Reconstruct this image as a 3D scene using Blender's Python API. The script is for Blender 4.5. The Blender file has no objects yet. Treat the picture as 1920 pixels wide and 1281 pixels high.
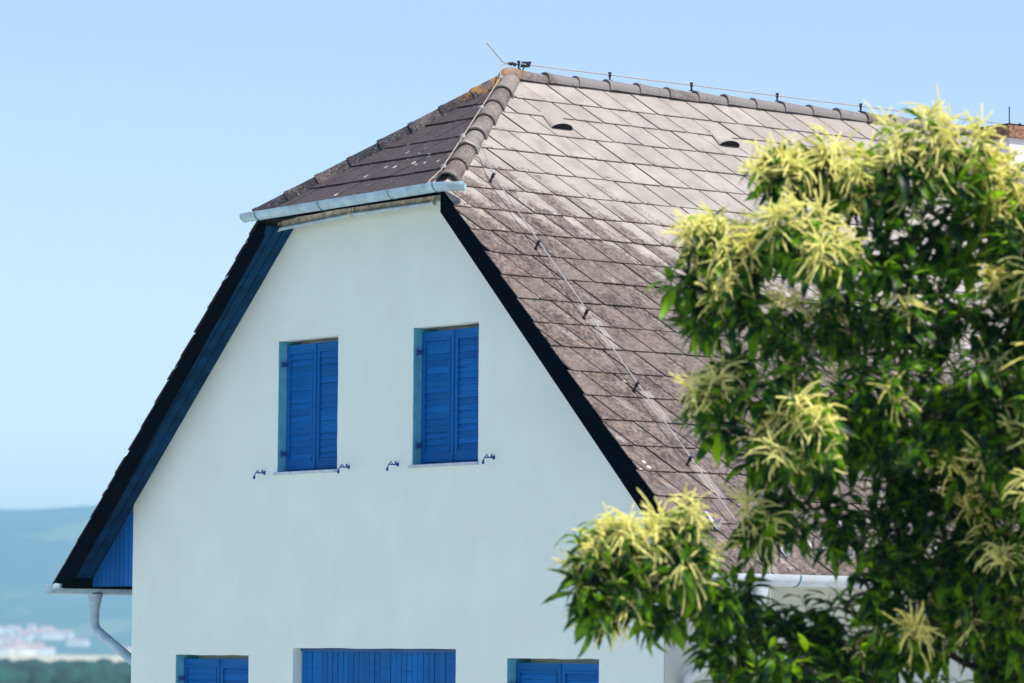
import bpy, bmesh, math, random
import numpy as np
from mathutils import Vector, Matrix, noise as mnoise

rnd = random.Random(7)
R = math.radians
scene = bpy.context.scene
COL = scene.collection

# ------------------------------------------------------------------ camera
CAM_LOC = Vector((28.9578, -21.0343, 1.4663))
YAW, PITCH, ROLL = 0.9079, 0.0782, 0.0077
cam_data = bpy.data.cameras.new('camera')
cam = bpy.data.objects.new('camera', cam_data)
COL.objects.link(cam)
FW = Vector((-math.sin(YAW) * math.cos(PITCH), math.cos(YAW) * math.cos(PITCH), math.sin(PITCH)))
_r = Vector((math.cos(YAW), math.sin(YAW), 0)); _u = _r.cross(FW)
RT = _r * math.cos(ROLL) + _u * math.sin(ROLL)
UP = _u * math.cos(ROLL) - _r * math.sin(ROLL)
cam.matrix_world = Matrix(((RT.x, UP.x, -FW.x, CAM_LOC.x), (RT.y, UP.y, -FW.y, CAM_LOC.y), (RT.z, UP.z, -FW.z, CAM_LOC.z), (0, 0, 0, 1)))
cam_data.sensor_width = 36.0
cam_data.lens = 137.32
cam_data.clip_start = 0.5
cam_data.clip_end = 40000
cam_data.dof.use_dof = True
cam_data.dof.focus_distance = 35.5
cam_data.dof.aperture_fstop = 2.5
scene.camera = cam

# ------------------------------------------------------------------ sky and sun
SUN_EL, SUN_AZ = R(57), R(5)          # azimuth from +X towards +Y
world = bpy.data.worlds.new('World'); scene.world = world; world.use_nodes = True
wn = world.node_tree; wn.nodes.clear()
sky = wn.nodes.new('ShaderNodeTexSky'); sky.sky_type = 'NISHITA'; sky.sun_disc = False
sky.sun_elevation = SUN_EL; sky.sun_rotation = math.pi / 2 - SUN_AZ
sky.altitude = 200; sky.air_density = 1.0; sky.dust_density = 0.8; sky.ozone_density = 2.5
bg = wn.nodes.new('ShaderNodeBackground'); bg.inputs['Strength'].default_value = 0.14
wo = wn.nodes.new('ShaderNodeOutputWorld')
tint = wn.nodes.new('ShaderNodeMix'); tint.data_type = 'RGBA'; tint.blend_type = 'MULTIPLY'; tint.inputs[0].default_value = 1.0
tint.inputs[7].default_value = (0.97, 0.88, 0.97, 1)
wn.links.new(sky.outputs[0], tint.inputs[6]); wn.links.new(tint.outputs[2], bg.inputs[0]); wn.links.new(bg.outputs[0], wo.inputs[0])
sun_d = bpy.data.lights.new('sun', 'SUN'); sun_d.energy = 4.3; sun_d.angle = R(0.55); sun_d.color = (1.0, 0.93, 0.82)
sun = bpy.data.objects.new('sun', sun_d); COL.objects.link(sun)
SUN = Vector((math.cos(SUN_EL) * math.cos(SUN_AZ), math.cos(SUN_EL) * math.sin(SUN_AZ), math.sin(SUN_EL)))
sun.rotation_euler = SUN.to_track_quat('Z', 'Y').to_euler()
scene.view_settings.view_transform = 'Standard'; scene.view_settings.look = 'None'
scene.view_settings.gamma = 1.0; scene.view_settings.use_curve_mapping = False
scene.view_settings.exposure = 0.5
scene.cycles.use_denoising = True
scene.cycles.max_bounces = 8; scene.cycles.volume_bounces = 1
scene.cycles.transparent_max_bounces = 4

# ------------------------------------------------------------------ helpers
def project(p):
    d = Vector(p) - CAM_LOC; z = d.dot(FW)
    if z <= 0.1: return None
    return 960 + 7324 * d.dot(RT) / z, 640.5 - 7324 * d.dot(UP) / z, z

class MB:
    """collects vertices and faces of one mesh"""
    def __init__(s): s.v = []; s.f = []; s.uv = []
    def add(s, vs, fs):
        b = len(s.v); s.v += [tuple(p) for p in vs]; s.f += [tuple(i + b for i in f) for f in fs]
    def box(s, x0, x1, y0, y1, z0, z1):
        s.add([(x0,y0,z0),(x1,y0,z0),(x1,y1,z0),(x0,y1,z0),(x0,y0,z1),(x1,y0,z1),(x1,y1,z1),(x0,y1,z1)],
              [(0,3,2,1),(4,5,6,7),(0,1,5,4),(1,2,6,5),(2,3,7,6),(3,0,4,7)])
    def obox(s, c, ax, ay, az):
        c, ax, ay, az = Vector(c), Vector(ax), Vector(ay), Vector(az)
        vs = [c + ax*i + ay*j + az*k for k in (-1,1) for (i,j) in ((-1,-1),(1,-1),(1,1),(-1,1))]
        s.add(vs, [(0,3,2,1),(4,5,6,7),(0,1,5,4),(1,2,6,5),(2,3,7,6),(3,0,4,7)])
    def prism(s, pts, off):
        """polygon pts (3D) extruded by off"""
        n = len(pts); off = Vector(off)
        vs = [Vector(p) for p in pts] + [Vector(p) + off for p in pts]
        s.add(vs, [tuple(range(n))[::-1], tuple(range(n, 2*n))] + [(i, (i+1) % n, n + (i+1) % n, n + i) for i in range(n)])
    def sweep(s, path, prof, up=(0,0,1), caps=True):
        """closed profile (side, up) swept along a path"""
        path = [Vector(p) for p in path]; up = Vector(up); n = len(prof); rings = []
        for i, p in enumerate(path):
            a = path[max(i-1,0)]; b = path[min(i+1,len(path)-1)]
            t = (b - a).normalized(); sd = t.cross(up).normalized(); uu = sd.cross(t).normalized()
            k = 1.0
            if 0 < i < len(path)-1:
                k = 1 / max(0.5, math.cos((path[i]-a).angle(b-path[i]) / 2))
            rings.append([p + sd * q[0] * k + uu * q[1] for q in prof])
        vs = [q for r in rings for q in r]
        fs = [(i*n + j, i*n + (j+1) % n, (i+1)*n + (j+1) % n, (i+1)*n + j) for i in range(len(path)-1) for j in range(n)]
        if caps: fs += [tuple(range(n))[::-1], tuple(range((len(path)-1)*n, len(path)*n))]
        s.add(vs, fs)
    def tube(s, path, rad, n=6, caps=True):
        path = [Vector(p) for p in path]; m = len(path)
        rads = rad if isinstance(rad, (list, tuple)) else [rad]*m
        t0 = (path[1]-path[0]).normalized()
        ref = Vector((0,0,1)) if abs(t0.z) < 0.9 else Vector((1,0,0))
        vs = []
        for i, p in enumerate(path):
            t = (path[min(i+1,m-1)] - path[max(i-1,0)]).normalized()
            a = t.cross(ref).normalized(); b = a.cross(t).normalized(); ref = b
            vs += [p + (a*math.cos(2*math.pi*k/n) + b*math.sin(2*math.pi*k/n)) * rads[i] for k in range(n)]
        fs = [(i*n+k, i*n+(k+1)%n, (i+1)*n+(k+1)%n, (i+1)*n+k) for i in range(m-1) for k in range(n)]
        if caps: fs += [tuple(range(n))[::-1], tuple(range((m-1)*n, m*n))]
        s.add(vs, fs)
    def mesh(s, name, mat, smooth=False):
        me = bpy.data.meshes.new(name); me.from_pydata(s.v, [], s.f)
        if mat: me.materials.append(mat)
        bm = bmesh.new(); bm.from_mesh(me); bmesh.ops.recalc_face_normals(bm, faces=bm.faces); bm.to_mesh(me); bm.free()
        if smooth:
            me.polygons.foreach_set('use_smooth', [True]*len(me.polygons))
            me.set_sharp_from_angle(angle=R(40))
        me.update(); return me

def link(name, data, parent=None, **props):
    o = bpy.data.objects.new(name, data); COL.objects.link(o)
    if parent is not None:
        o.parent = parent
        if 'base' in parent: o.matrix_parent_inverse = Matrix.Translation(-Vector(parent['base']))
    for k, v in props.items(): o[k] = v
    return o
def obj(name, mb, mat, parent=None, smooth=False, **props):
    return link(name, mb.mesh(name, mat, smooth), parent, **props)
def thing(name, loc, label, cat, group=None):
    o = bpy.data.objects.new(name, None); COL.objects.link(o); o.location = loc; o.empty_display_size = 0.3
    o['label'] = label; o['category'] = cat; o['base'] = tuple(loc)
    if group: o['group'] = group
    return o

# ------------------------------------------------------------------ materials
class NT:
    def __init__(s, name):
        s.m = bpy.data.materials.new(name); s.m.use_nodes = True; s.t = s.m.node_tree; s.t.nodes.clear()
        s.out = s.t.nodes.new('ShaderNodeOutputMaterial')
    def n(s, typ, **kw):
        nd = s.t.nodes.new(typ)
        for k, v in kw.items(): setattr(nd, k, v)
        return nd
    def put(s, sock, v):
        if isinstance(v, bpy.types.NodeSocket): s.t.links.new(v, sock)
        elif isinstance(v, (tuple, list)) and sock.type == 'RGBA' and len(v) == 3: sock.default_value = (*v, 1)
        else: sock.default_value = v
    def math(s, op, a, b=0.0, c=0.0, clamp=False):
        nd = s.n('ShaderNodeMath', operation=op, use_clamp=clamp)
        for i, v in enumerate((a, b, c)): s.put(nd.inputs[i], v)
        return nd.outputs[0]
    def ramp(s, x, a, b, lo=0.0, hi=1.0, smooth=True):
        nd = s.n('ShaderNodeMapRange', interpolation_type='SMOOTHSTEP' if smooth else 'LINEAR', clamp=True)
        for i, v in enumerate((x, a, b, lo, hi)): s.put(nd.inputs[i], v)
        return nd.outputs[0]
    def mix(s, f, a, b, mode='MIX'):
        nd = s.n('ShaderNodeMix', data_type='RGBA', blend_type=mode)
        s.put(nd.inputs[0], f); s.put(nd.inputs[6], a); s.put(nd.inputs[7], b); return nd.outputs[2]
    def noise(s, vec, scale, detail=4.0, rough=0.55, col=False):
        nd = s.n('ShaderNodeTexNoise'); s.put(nd.inputs['Vector'], vec)
        s.put(nd.inputs['Scale'], scale); s.put(nd.inputs['Detail'], detail); s.put(nd.inputs['Roughness'], rough)
        return nd.outputs['Color' if col else 'Fac']
    def pos(s): return s.n('ShaderNodeNewGeometry').outputs['Position']
    def xyz(s, v):
        nd = s.n('ShaderNodeSeparateXYZ'); s.put(nd.inputs[0], v); return nd.outputs
    def comb(s, x, y, z):
        nd = s.n('ShaderNodeCombineXYZ')
        for i, v in enumerate((x, y, z)): s.put(nd.inputs[i], v)
        return nd.outputs[0]
    def rand(s): return s.n('ShaderNodeObjectInfo').outputs['Random']
    def bump(s, h, strength, dist=0.01):
        nd = s.n('ShaderNodeBump'); s.put(nd.inputs['Height'], h); nd.inputs['Strength'].default_value = strength; nd.inputs['Distance'].default_value = dist
        return nd.outputs[0]
    def bsdf(s, col, rough=0.6, metal=0.0, normal=None, spec=0.5):
        b = s.n('ShaderNodeBsdfPrincipled'); s.put(b.inputs['Base Color'], col); s.put(b.inputs['Roughness'], rough); s.put(b.inputs['Metallic'], metal)
        b.inputs['Specular IOR Level'].default_value = spec
        if normal is not None: s.put(b.inputs['Normal'], normal)
        s.t.links.new(b.outputs[0], s.out.inputs[0]); return s.m

def simple(name, col, rough=0.6, metal=0.0, var=0.12, scale=6.0, spec=0.4, bump=0.0):
    t = NT(name); p = t.pos(); f = t.noise(p, scale, 5)
    c = t.mix(t.ramp(f, 0.3, 0.7), tuple(x * (1 - var) for x in col), tuple(min(1, x * (1 + var)) for x in col))
    nrm = t.bump(t.noise(p, scale * 8), bump) if bump else None
    return t.bsdf(c, rough, metal, nrm, spec)

H, MS, OV, HB, YR = 6.8843, 0.9504, 0.3278, 1.4161, 1.5653     # ridge height, roof slope, gable overhang, half width of hip eave, hip apex
TH = math.atan(MS); CT, ST = math.cos(TH), math.sin(TH)
HK = MS * HB / (YR + OV); HA = math.atan(HK); CH = math.cos(HA)
YB = 12.3                                                      # far end of the roof

def mat_tile():
    t = NT('grey roof slate'); p = t.pos(); X, Y, Z = t.xyz(p)
    v = t.math('MULTIPLY', X, 1 / CT)
    uv = t.n('ShaderNodeUVMap', uv_map='UVMap').outputs[0]; S, T, _ = t.xyz(uv)
    rn = t.rand()
    f = t.math('ADD', 0.10, t.math('MULTIPLY', t.math('SUBTRACT', v, 0.95), 0.47))
    f = t.math('SUBTRACT', f, t.math('MULTIPLY', t.math('MAXIMUM', t.math('SUBTRACT', Y, 0.30), 0.0), 0.20))
    f = t.math('ADD', f, t.math('MULTIPLY', t.math('MAXIMUM', t.math('SUBTRACT', v, 4.3), 0.0), 0.14))
    f = t.math('MINIMUM', t.math('MAXIMUM', f, 0.04), 0.95)
    thr = t.math('SUBTRACT', 0.70, t.math('MULTIPLY', f, 0.36))
    q = t.comb(t.math('ADD', t.math('MULTIPLY', S, 2.6), t.math('MULTIPLY', rn, 57.0)), t.math('MULTIPLY', T, 1.1), t.math('MULTIPLY', rn, 91.0))
    n1 = t.noise(q, 1.3, 5, 0.6)
    n2 = t.noise(p, 2.2, 3); n3 = t.noise(p, 27, 6, 0.76)
    nn = t.math('ADD', t.math('MULTIPLY', n1, 0.42), t.math('ADD', t.math('MULTIPLY', n2, 0.2), t.math('MULTIPLY', n3, 0.38)))
    band = t.math('MULTIPLY', t.ramp(S, 0.5, 0.72), t.ramp(S, 1.0, 0.86))
    nn = t.math('SUBTRACT', nn, t.math('MULTIPLY', band, 0.075))
    band2 = t.math('MULTIPLY', t.ramp(S, 0.02, 0.12), t.ramp(S, 0.5, 0.25))
    nn = t.math('ADD', nn, t.math('MULTIPLY', band2, 0.05))
    edge = t.math('MULTIPLY', t.ramp(T, 0.72, 1.0), t.ramp(n3, 0.42, 0.62))
    nn = t.math('ADD', nn, t.math('MULTIPLY', edge, 0.13))
    d = t.ramp(t.math('SUBTRACT', nn, thr), -0.075, 0.075)
    # rain run-off kept clean below the wire's fixings
    du = t.math('SUBTRACT', Y, 0.36)
    run = t.math('MULTIPLY', t.ramp(t.math('ABSOLUTE', du), 0.075, 0.045), t.math('GREATER_THAN', v, 3.7))
    fr = t.math('FRACT', t.math('DIVIDE', t.math('SUBTRACT', v, 3.74), 0.955))
    run = t.math('MULTIPLY', run, t.ramp(fr, 0.32, 0.5, 1.0, 0.0))
    d = t.math('MULTIPLY', d, t.math('SUBTRACT', 1.0, t.math('MULTIPLY', run, 0.6)))
    clean = t.mix(rn, (0.32, 0.292, 0.258), (0.385, 0.355, 0.32))
    clean = t.mix(t.ramp(t.noise(p, 5, 5), 0.35, 0.7), clean, (0.275, 0.252, 0.225))
    gr = t.math('ADD', t.math('MULTIPLY', t.noise(p, 26, 6, 0.78), 0.72), t.math('MULTIPLY', t.noise(p, 7, 3, 0.6), 0.28))
    dirt = t.mix(t.ramp(gr, 0.41, 0.60), (0.034, 0.023, 0.021), (0.190, 0.150, 0.130))
    dirt = t.mix(t.ramp(n2, 0.45, 0.68), dirt, t.mix(0.5, dirt, (0.17, 0.14, 0.12)))
    c = t.mix(t.math('MULTIPLY', d, 0.93), clean, dirt)
    # orange lichen close to the verge
    o = t.math('MULTIPLY', t.ramp(t.noise(p, 17, 3, 0.6), 0.665, 0.71), t.ramp(Y, 0.45, -0.2))
    c = t.mix(t.math('MULTIPLY', o, 0.85), c, (0.50, 0.22, 0.06))
    wv = t.n('ShaderNodeTexVoronoi'); wv.inputs['Scale'].default_value = 5.0; t.put(wv.inputs['Vector'], p)
    w = t.math('MULTIPLY', t.ramp(wv.outputs['Distance'], 0.13, 0.09), t.ramp(t.noise(p, 1.7, 2), 0.54, 0.6))
    c = t.mix(t.math('MULTIPLY', w, t.ramp(Y, 0.8, 0.0, 0.0, 0.8)), c, (0.62, 0.58, 0.5))
    return t.bsdf(c, 0.75, 0, t.bump(n3, 0.25, 0.004), 0.3)

def mat_hip():
    t = NT('mossy dark roof slate'); p = t.pos(); X, Y, Z = t.xyz(p)
    a = t.noise(p, 55, 6, 0.75); b = t.noise(p, 4, 4)
    c = t.mix(t.ramp(a, 0.35, 0.68), (0.032, 0.025, 0.028), (0.125, 0.105, 0.105))
    c = t.mix(t.math('MULTIPLY', t.ramp(b, 0.4, 0.7), 0.5), c, (0.05, 0.04, 0.039))
    vo = t.n('ShaderNodeTexVoronoi'); vo.inputs['Scale'].default_value = 9.0
    t.put(vo.inputs['Vector'], t.mix(0.03, p, t.noise(p, 20, 3, col=True)))
    m = t.ramp(t.noise(p, 1.4, 2), 0.47, 0.56)
    sp = t.math('MULTIPLY', t.ramp(vo.outputs['Distance'], 0.26, 0.18), m)
    sel = t.math('GREATER_THAN', t.xyz(vo.outputs['Color'])[0], 0.5)
    c = t.mix(t.math('MULTIPLY', t.math('MULTIPLY', sp, sel), t.ramp(Y, 0.9, 0.0, 0.15, 0.9)), c, (0.62, 0.60, 0.55))
    # mortar smear at the foot of the hip
    mm = t.math('MULTIPLY', t.ramp(X, 1.0, 1.12), t.ramp(Y, -0.1, -0.16))
    mm = t.math('MULTIPLY', mm, t.ramp(t.noise(p, 12, 4), 0.45, 0.55))
    c = t.mix(t.math('MULTIPLY', mm, 0.8), c, (0.6, 0.5, 0.38))
    return t.bsdf(c, 0.85, 0, t.bump(a, 0.4, 0.006), 0.25)

def mat_cap(name, base, orange, dark=0.5, fleck=1.5):
    t = NT(name); p = t.pos()
    a = t.noise(p, 34, 6, 0.72); b = t.noise(p, 5, 4); r = t.rand()
    f = t.math('ADD', t.math('MULTIPLY', a, 0.6), t.math('ADD', t.math('MULTIPLY', b, 0.45), t.math('MULTIPLY', r, 0.16)))
    c = t.mix(t.ramp(f, 0.62 - dark * 0.2, 0.75 - dark * 0.1), base, (0.12, 0.095, 0.085))
    c = t.mix(t.ramp(t.noise(p, 60, 5, 0.7), 0.58, 0.66), c, tuple(min(0.8, x * fleck) for x in base))
    d = t.n('ShaderNodeVectorMath', operation='DISTANCE'); t.put(d.inputs[0], p); d.inputs[1].default_value = (-0.15, 1.45, H)
    near = t.ramp(d.outputs['Value'], orange, 0.05)
    o = t.math('MULTIPLY', t.ramp(t.noise(p, 11, 5, 0.65), 0.40, 0.56), near)
    o2 = t.ramp(t.noise(p, 15, 4, 0.6), 0.67, 0.72, 0, 0.7)
    c = t.mix(t.math('MAXIMUM', o, o2), c, (0.34, 0.16, 0.035))
    return t.bsdf(c, 0.8, 0, t.bump(a, 0.5, 0.006), 0.3)

def mat_plaster(name, col, grain):
    t = NT(name); p = t.pos(); X, Y, Z = t.xyz(p)
    a = t.noise(p, 1.3, 5, 0.6); b = t.noise(p, 14, 6, 0.6); g = t.noise(p, grain, 3)
    c = t.mix(t.ramp(a, 0.35, 0.7), tuple(x * 0.94 for x in col), col)
    st = t.noise(t.comb(t.math('MULTIPLY', X, 9.0), t.math('MULTIPLY', Y, 9.0), t.math('MULTIPLY', Z, 0.7)), 1.0, 4)
    c = t.mix(t.ramp(st, 0.58, 0.8, 0, 0.05), c, tuple(x * 0.62 for x in col))
    spk = t.math('MULTIPLY', t.ramp(t.noise(p, 26, 2), 0.745, 0.78), t.ramp(t.noise(p, 2.1, 2), 0.5, 0.65))
    c = t.mix(t.math('MULTIPLY', spk, 0.6), c, tuple(x * 0.35 for x in col))
    h = t.math('ADD', t.math('MULTIPLY', b, 0.6), t.math('MULTIPLY', g, 0.5))
    return t.bsdf(c, 0.9, 0, t.bump(h, 0.45 if grain < 100 else 0.4, 0.014), 0.2)

def mat_paint(name, col, worn, dirt=(0.02, 0.03, 0.05)):
    t = NT(name); p = t.pos(); X, Y, Z = t.xyz(p); r = t.rand()
    g = t.noise(t.comb(t.math('MULTIPLY', X, 4.0), Y, t.math('MULTIPLY', Z, 60.0)), 1.0, 5, 0.6)
    c = t.mix(r, tuple(x * 0.82 for x in col), tuple(min(1, x * 1.12) for x in col))
    c = t.mix(t.ramp(g, 0.5, 0.75, 0, worn), c, tuple(x * 0.5 for x in col))
    w = t.ramp(t.noise(p, 22, 5, 0.7), 0.66, 0.74, 0, worn)
    c = t.mix(w, c, tuple(min(1, x * 1.3 + 0.03) for x in col))
    return t.bsdf(c, 0.65, 0, t.bump(g, 0.2, 0.004), 0.12)

M_tile, M_hip = mat_tile(), mat_hip()
M_ridge = mat_cap('grey ridge cap', (0.20, 0.185, 0.178), 0.4, 0.2)
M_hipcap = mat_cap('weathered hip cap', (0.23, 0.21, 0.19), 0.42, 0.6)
M_hipcap2 = mat_cap('dark flecked hip cap', (0.022, 0.022, 0.026), 0.62, 0.1, 13)  # near-black base with pale flecks, left hip only
M_deck = simple('dark roof underlay', (0.018, 0.016, 0.018), 0.9)
M_wall = mat_plaster('smooth white plaster', (0.70, 0.845, 0.765), 160)
M_chimney = mat_plaster('chimney plaster', (0.74, 0.75, 0.75), 60)
M_rough = mat_plaster('rough white render', (0.48, 0.54, 0.52), 55)
M_black = simple('near black board paint', (0.0015, 0.0028, 0.006), 1.0, 0, 0.3, 6, 0.0)
M_navy = simple('navy soffit paint', (0.003, 0.034, 0.090), 0.75, 0, 0.35, 6, 0.08)
M_blue = mat_paint('blue shutter paint', (0.002, 0.120, 0.38), 0.9)
M_clad = mat_paint('blue cladding paint', (0.006, 0.11, 0.36), 0.3)
M_reveal = simple('pale blue painted reveal', (0.10, 0.40, 0.52), 0.7, 0, 0.12, 10, 0.2)
M_bluemetal = simple('blue metal', (0.01, 0.07, 0.25), 0.45, 0.0)
M_gutter = simple('pale grey zinc', (0.33, 0.50, 0.56), 0.5, 0.0, 0.16, 9, 0.3)
M_white = simple('white painted metal', (0.44, 0.50, 0.53), 0.55, 0.0, 0.12)
M_strip = simple('cream strip', (0.55, 0.56, 0.46), 0.6, 0.0, 0.35, 14)
M_cream = simple('cream eave board', (0.66, 0.61, 0.42), 0.6, 0, 0.1)
M_sill = simple('grey stone sill', (0.42, 0.52, 0.58), 0.55, 0, 0.15, 12)
M_wire = simple('tan weathered wire', (0.38, 0.33, 0.25), 0.6, 0.0)
M_wire2 = simple('galvanised wire', (0.40, 0.39, 0.38), 0.45, 0.2)
M_clip = simple('dark fixing', (0.012, 0.016, 0.03), 0.5)
M_guard = simple('bright metal guard', (0.6, 0.62, 0.63), 0.35, 0.4)
M_dark = simple('dark void', (0.006, 0.006, 0.008), 0.9)
M_rust = simple('rust brown concrete', (0.24, 0.125, 0.075), 0.85, 0, 0.6, 30)
M_strap = simple('slate blue strap', (0.10, 0.22, 0.28), 0.5)

# ================================================================== the house
house = thing('house', (0, 0, -1.0), 'white plastered house with blue shutters and a steep grey slate half-hipped roof', 'house')
def zr(x): return H - MS * abs(x)

# --- gable wall with openings
WX = [(-1.585, -0.608), (0.564, 1.541)]
UZ = (3.106, 4.352)
openings = [(WX[0][0], WX[0][1], *UZ), (WX[1][0], WX[1][1], *UZ), (-3.294, -2.026, 0.05, 1.373), (1.982, 3.250, 0.05, 1.373), (-1.286, 1.242, -0.6, 1.4475)]
def gable_wall():
    bm = bmesh.new()
    outer = [(-4.1,-1.0),(4.1,-1.0),(4.1,zr(4.1)-0.1),(1.33,5.52),(-1.33,5.52),(-4.1,zr(4.1)-0.1)]
    edges = []
    def loop(pts):
        vs = [bm.verts.new((x, 0, z)) for x, z in pts]
        for i in range(len(vs)): edges.append(bm.edges.new((vs[i], vs[(i+1) % len(vs)])))
    loop(outer)
    jr = random.Random(3)
    rims = []
    for x0, x1, z0, z1 in openings:
        pts = []
        for a, b in (((x0,z0),(x1,z0)),((x1,z0),(x1,z1)),((x1,z1),(x0,z1)),((x0,z1),(x0,z0))):
            n = 10
            for k in range(n):
                f = k / n; j = jr.uniform(-.0035, .0035) if k else 0
                dx, dz = b[0]-a[0], b[1]-a[1]; L = math.hypot(dx, dz)
                pts.append((a[0]+dx*f - dz/L*j, a[1]+dz*f + dx/L*j))
        rims.append(pts); loop(pts)
    bmesh.ops.triangle_fill(bm, edges=edges, use_beauty=True, use_dissolve=False)
    for pts in rims:
        n = len(pts); fr = [bm.verts.new((x,0,z)) for x,z in pts]; bk = [bm.verts.new((x,0.26,z)) for x,z in pts]
        for i in range(n): bm.faces.new((fr[i], fr[(i+1)%n], bk[(i+1)%n], bk[i]))
        bm.faces.new(bk)
    bmesh.ops.remove_doubles(bm, verts=bm.verts, dist=1e-5)
    bmesh.ops.recalc_face_normals(bm, faces=bm.faces)
    me = bpy.data.meshes.new('gable_wall'); bm.to_mesh(me); bm.free(); me.materials.append(M_wall)
    if sum(p.normal.y for p in me.polygons if abs(p.normal.y) > .9 and abs(me.vertices[p.vertices[0]].co.y) < 1e-4) > 0: me.flip_normals()
    link('gable_wall', me, house)
gable_wall()
mb = MB()
mb.box(4.0, 4.103, 0.004, 12, -1, 2.9); mb.box(-4.103, -4.0, 0.004, 12, -1, 2.9); mb.box(-3.99, 3.99, 11.9, 12, -1, 2.9)
obj('side_wall', mb, M_rough, house)

# --- roof decks
mb = MB()
def slab(pts, n, d0, d1):
    n = Vector(n).normalized(); p = [Vector(q) - n*d0 for q in pts]; mb.prism(p, -n*(d1-d0))
NR = Vector((MS,0,1)).normalized()
RP = [(0,YR,H),(0,YB,H),(5.02,YB,zr(5.02)),(5.02,-0.30,zr(5.02)),(HB,-0.30,zr(HB))]
slab(RP, NR, 0.016, 0.075)
slab([(-x,y,z) for x,y,z in RP], (-MS,0,1), 0.016, 0.075)
slab([(0,YR,H),(-HB,-OV+.02,zr(HB)),(HB,-OV+.02,zr(HB))], (0,-HK,1), 0.016, 0.06)
roof = obj('roof', mb, M_deck, house)

# --- roof tiles
TW, TG, SK = 0.347, 0.3185, 0.158          # width, course height, sideways run of the slanting joint
rows = [0.03, 0.385, 0.639, 0.945]
while rows[-1] < 6.6: rows.append(rows[-1] + TG)
rows[-1] = 6.99
def clip(poly, a, b, c):
    """keep a*x+b*y<=c"""
    out = []
    for i in range(len(poly)):
        p, q = poly[i], poly[(i+1) % len(poly)]; dp, dq = a*p[0]+b*p[1]-c, a*q[0]+b*q[1]-c
        if dp <= 0: out.append(p)
        if (dp < 0 < dq) or (dq < 0 < dp):
            f = dp/(dp-dq); out.append((p[0]+(q[0]-p[0])*f, p[1]+(q[1]-p[1])*f))
    return out
tile_list = []        # (mesh maker, matrix, size on screen)
mesh_cache = {}
def tile_mesh(poly, h, sk, mat, key=None):
    """poly in (u, v) local to the tile's upper left corner; lower edge lifted so it laps the next course"""
    if key and key in mesh_cache: return mesh_cache[key]
    th, lift = 0.009, 0.015
    hh = lambda v: -0.004 + lift * min(1.0, max(0, v / h)) 
    n = len(poly)
    # bevelled upper rim
    cx, cy = sum(p[0] for p in poly)/n, sum(p[1] for p in poly)/n
    ins = [(p[0] + (cx-p[0])*0.012, p[1] + (cy-p[1])*0.012) for p in poly]
    vs = [(u, v, hh(v)) for u, v in ins] + [(u, v, hh(v)-0.0015) for u, v in poly] + [(u, v, hh(v)-th) for u, v in poly]
    fs = [tuple(range(n))] + [(i, n+i, n+(i+1)%n, (i+1)%n) for i in range(n)] + [(n+i, 2*n+i, 2*n+(i+1)%n, n+(i+1)%n) for i in range(n)]
    me = bpy.data.meshes.new('roof_tile'); me.from_pydata(vs, [], fs); me.materials.append(mat)
    uvl = me.uv_layers.new(name='UVMap')
    for lp in me.loops:
        c = me.vertices[lp.vertex_index].co
        uvl.data[lp.index].uv = ((c.x - sk * c.y / h) / TW, c.y / h)
    bm = bmesh.new(); bm.from_mesh(me); bmesh.ops.recalc_face_normals(bm, faces=bm.faces); bm.to_mesh(me); bm.free()
    if me.polygons[0].normal.z < 0: me.flip_normals()
    if key: mesh_cache[key] = me
    return me
def lay(rows, phase0, step, u0, u1, sk, clips, frame, mat, tag, jit=0.012):
    jr = random.Random(11)
    for k in range(len(rows)-1):
        v0, v1 = rows[k], rows[k+1]; h = v1 - v0 + 0.012
        ph = (phase0 + step * k) % TW
        s = sk * h / TG
        i0 = int((u0 - ph) / TW) - 3; i1 = int((u1 - ph) / TW) + 2
        ej = jr.uniform(-jit, jit)
        for i in range(i0, i1):
            u = ph + i * TW + jr.uniform(-0.004, 0.004); g = 0.0098
            dv = jr.uniform(-0.004, 0.004)
            base = [(g,0),(TW-g,0),(TW-g+s - 0.016, h*0.93),(TW-g+s-0.012,h+dv*.0),(g+s,h),(g+s*0.95-0.004,h*0.95)]
            base = [(g,0),(TW-g,0),(TW-g+s,h),(g+s+0.012,h),(g+s*0.94,h*0.94)]
            poly = base; moved = False
            for a, b, c in clips(ej):
                q = clip(poly, a, b, c - a*u - b*v0)
                if len(q) != len(poly) or any(abs(m[0]-n[0])+abs(m[1]-n[1]) > 1e-9 for m, n in zip(q, poly)): moved = True
                poly = q
                if len(poly) < 3: break
            if len(poly) < 3: continue
            area = abs(sum(poly[j][0]*poly[(j+1)%len(poly)][1]-poly[(j+1)%len(poly)][0]*poly[j][1] for j in range(len(poly))))/2
            if area < 0.0012: continue
            me = tile_mesh(poly, h, s, mat, None if moved else (tag, round(h, 4)))
            tz = jr.uniform(-0.0025, 0.0025)
            mtx = frame @ Matrix.Translation((u, v0 + dv, tz)) @ Matrix.Rotation(jr.uniform(-.004,.004), 4, 'Z')
            c = mtx @ Vector((sum(q[0] for q in poly)/len(poly), sum(q[1] for q in poly)/len(poly), 0))
            tile_list.append((me, mtx, c, area))
# right slope: u along +Y, v down the slope
FR = Matrix(((0, CT, ST, 0), (1, 0, 0, 0), (0, -ST, CT, H), (0, 0, 0, 1)))
vb = HB / CT
hipn = (-(vb), -(YR + OV)); # hip line from (YR,0) to (-OV,vb): keep the right of it
def clips_r(ej): return [(-1, 0, 0.343 + ej), (-vb, -(YR+OV), -vb*(YR) + 0.0), (1, 0, YB)]
lay(rows, 0.492, -0.0745, -0.4, YB, SK, clips_r, FR, M_tile, 'r')
n_right = len(tile_list)
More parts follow.
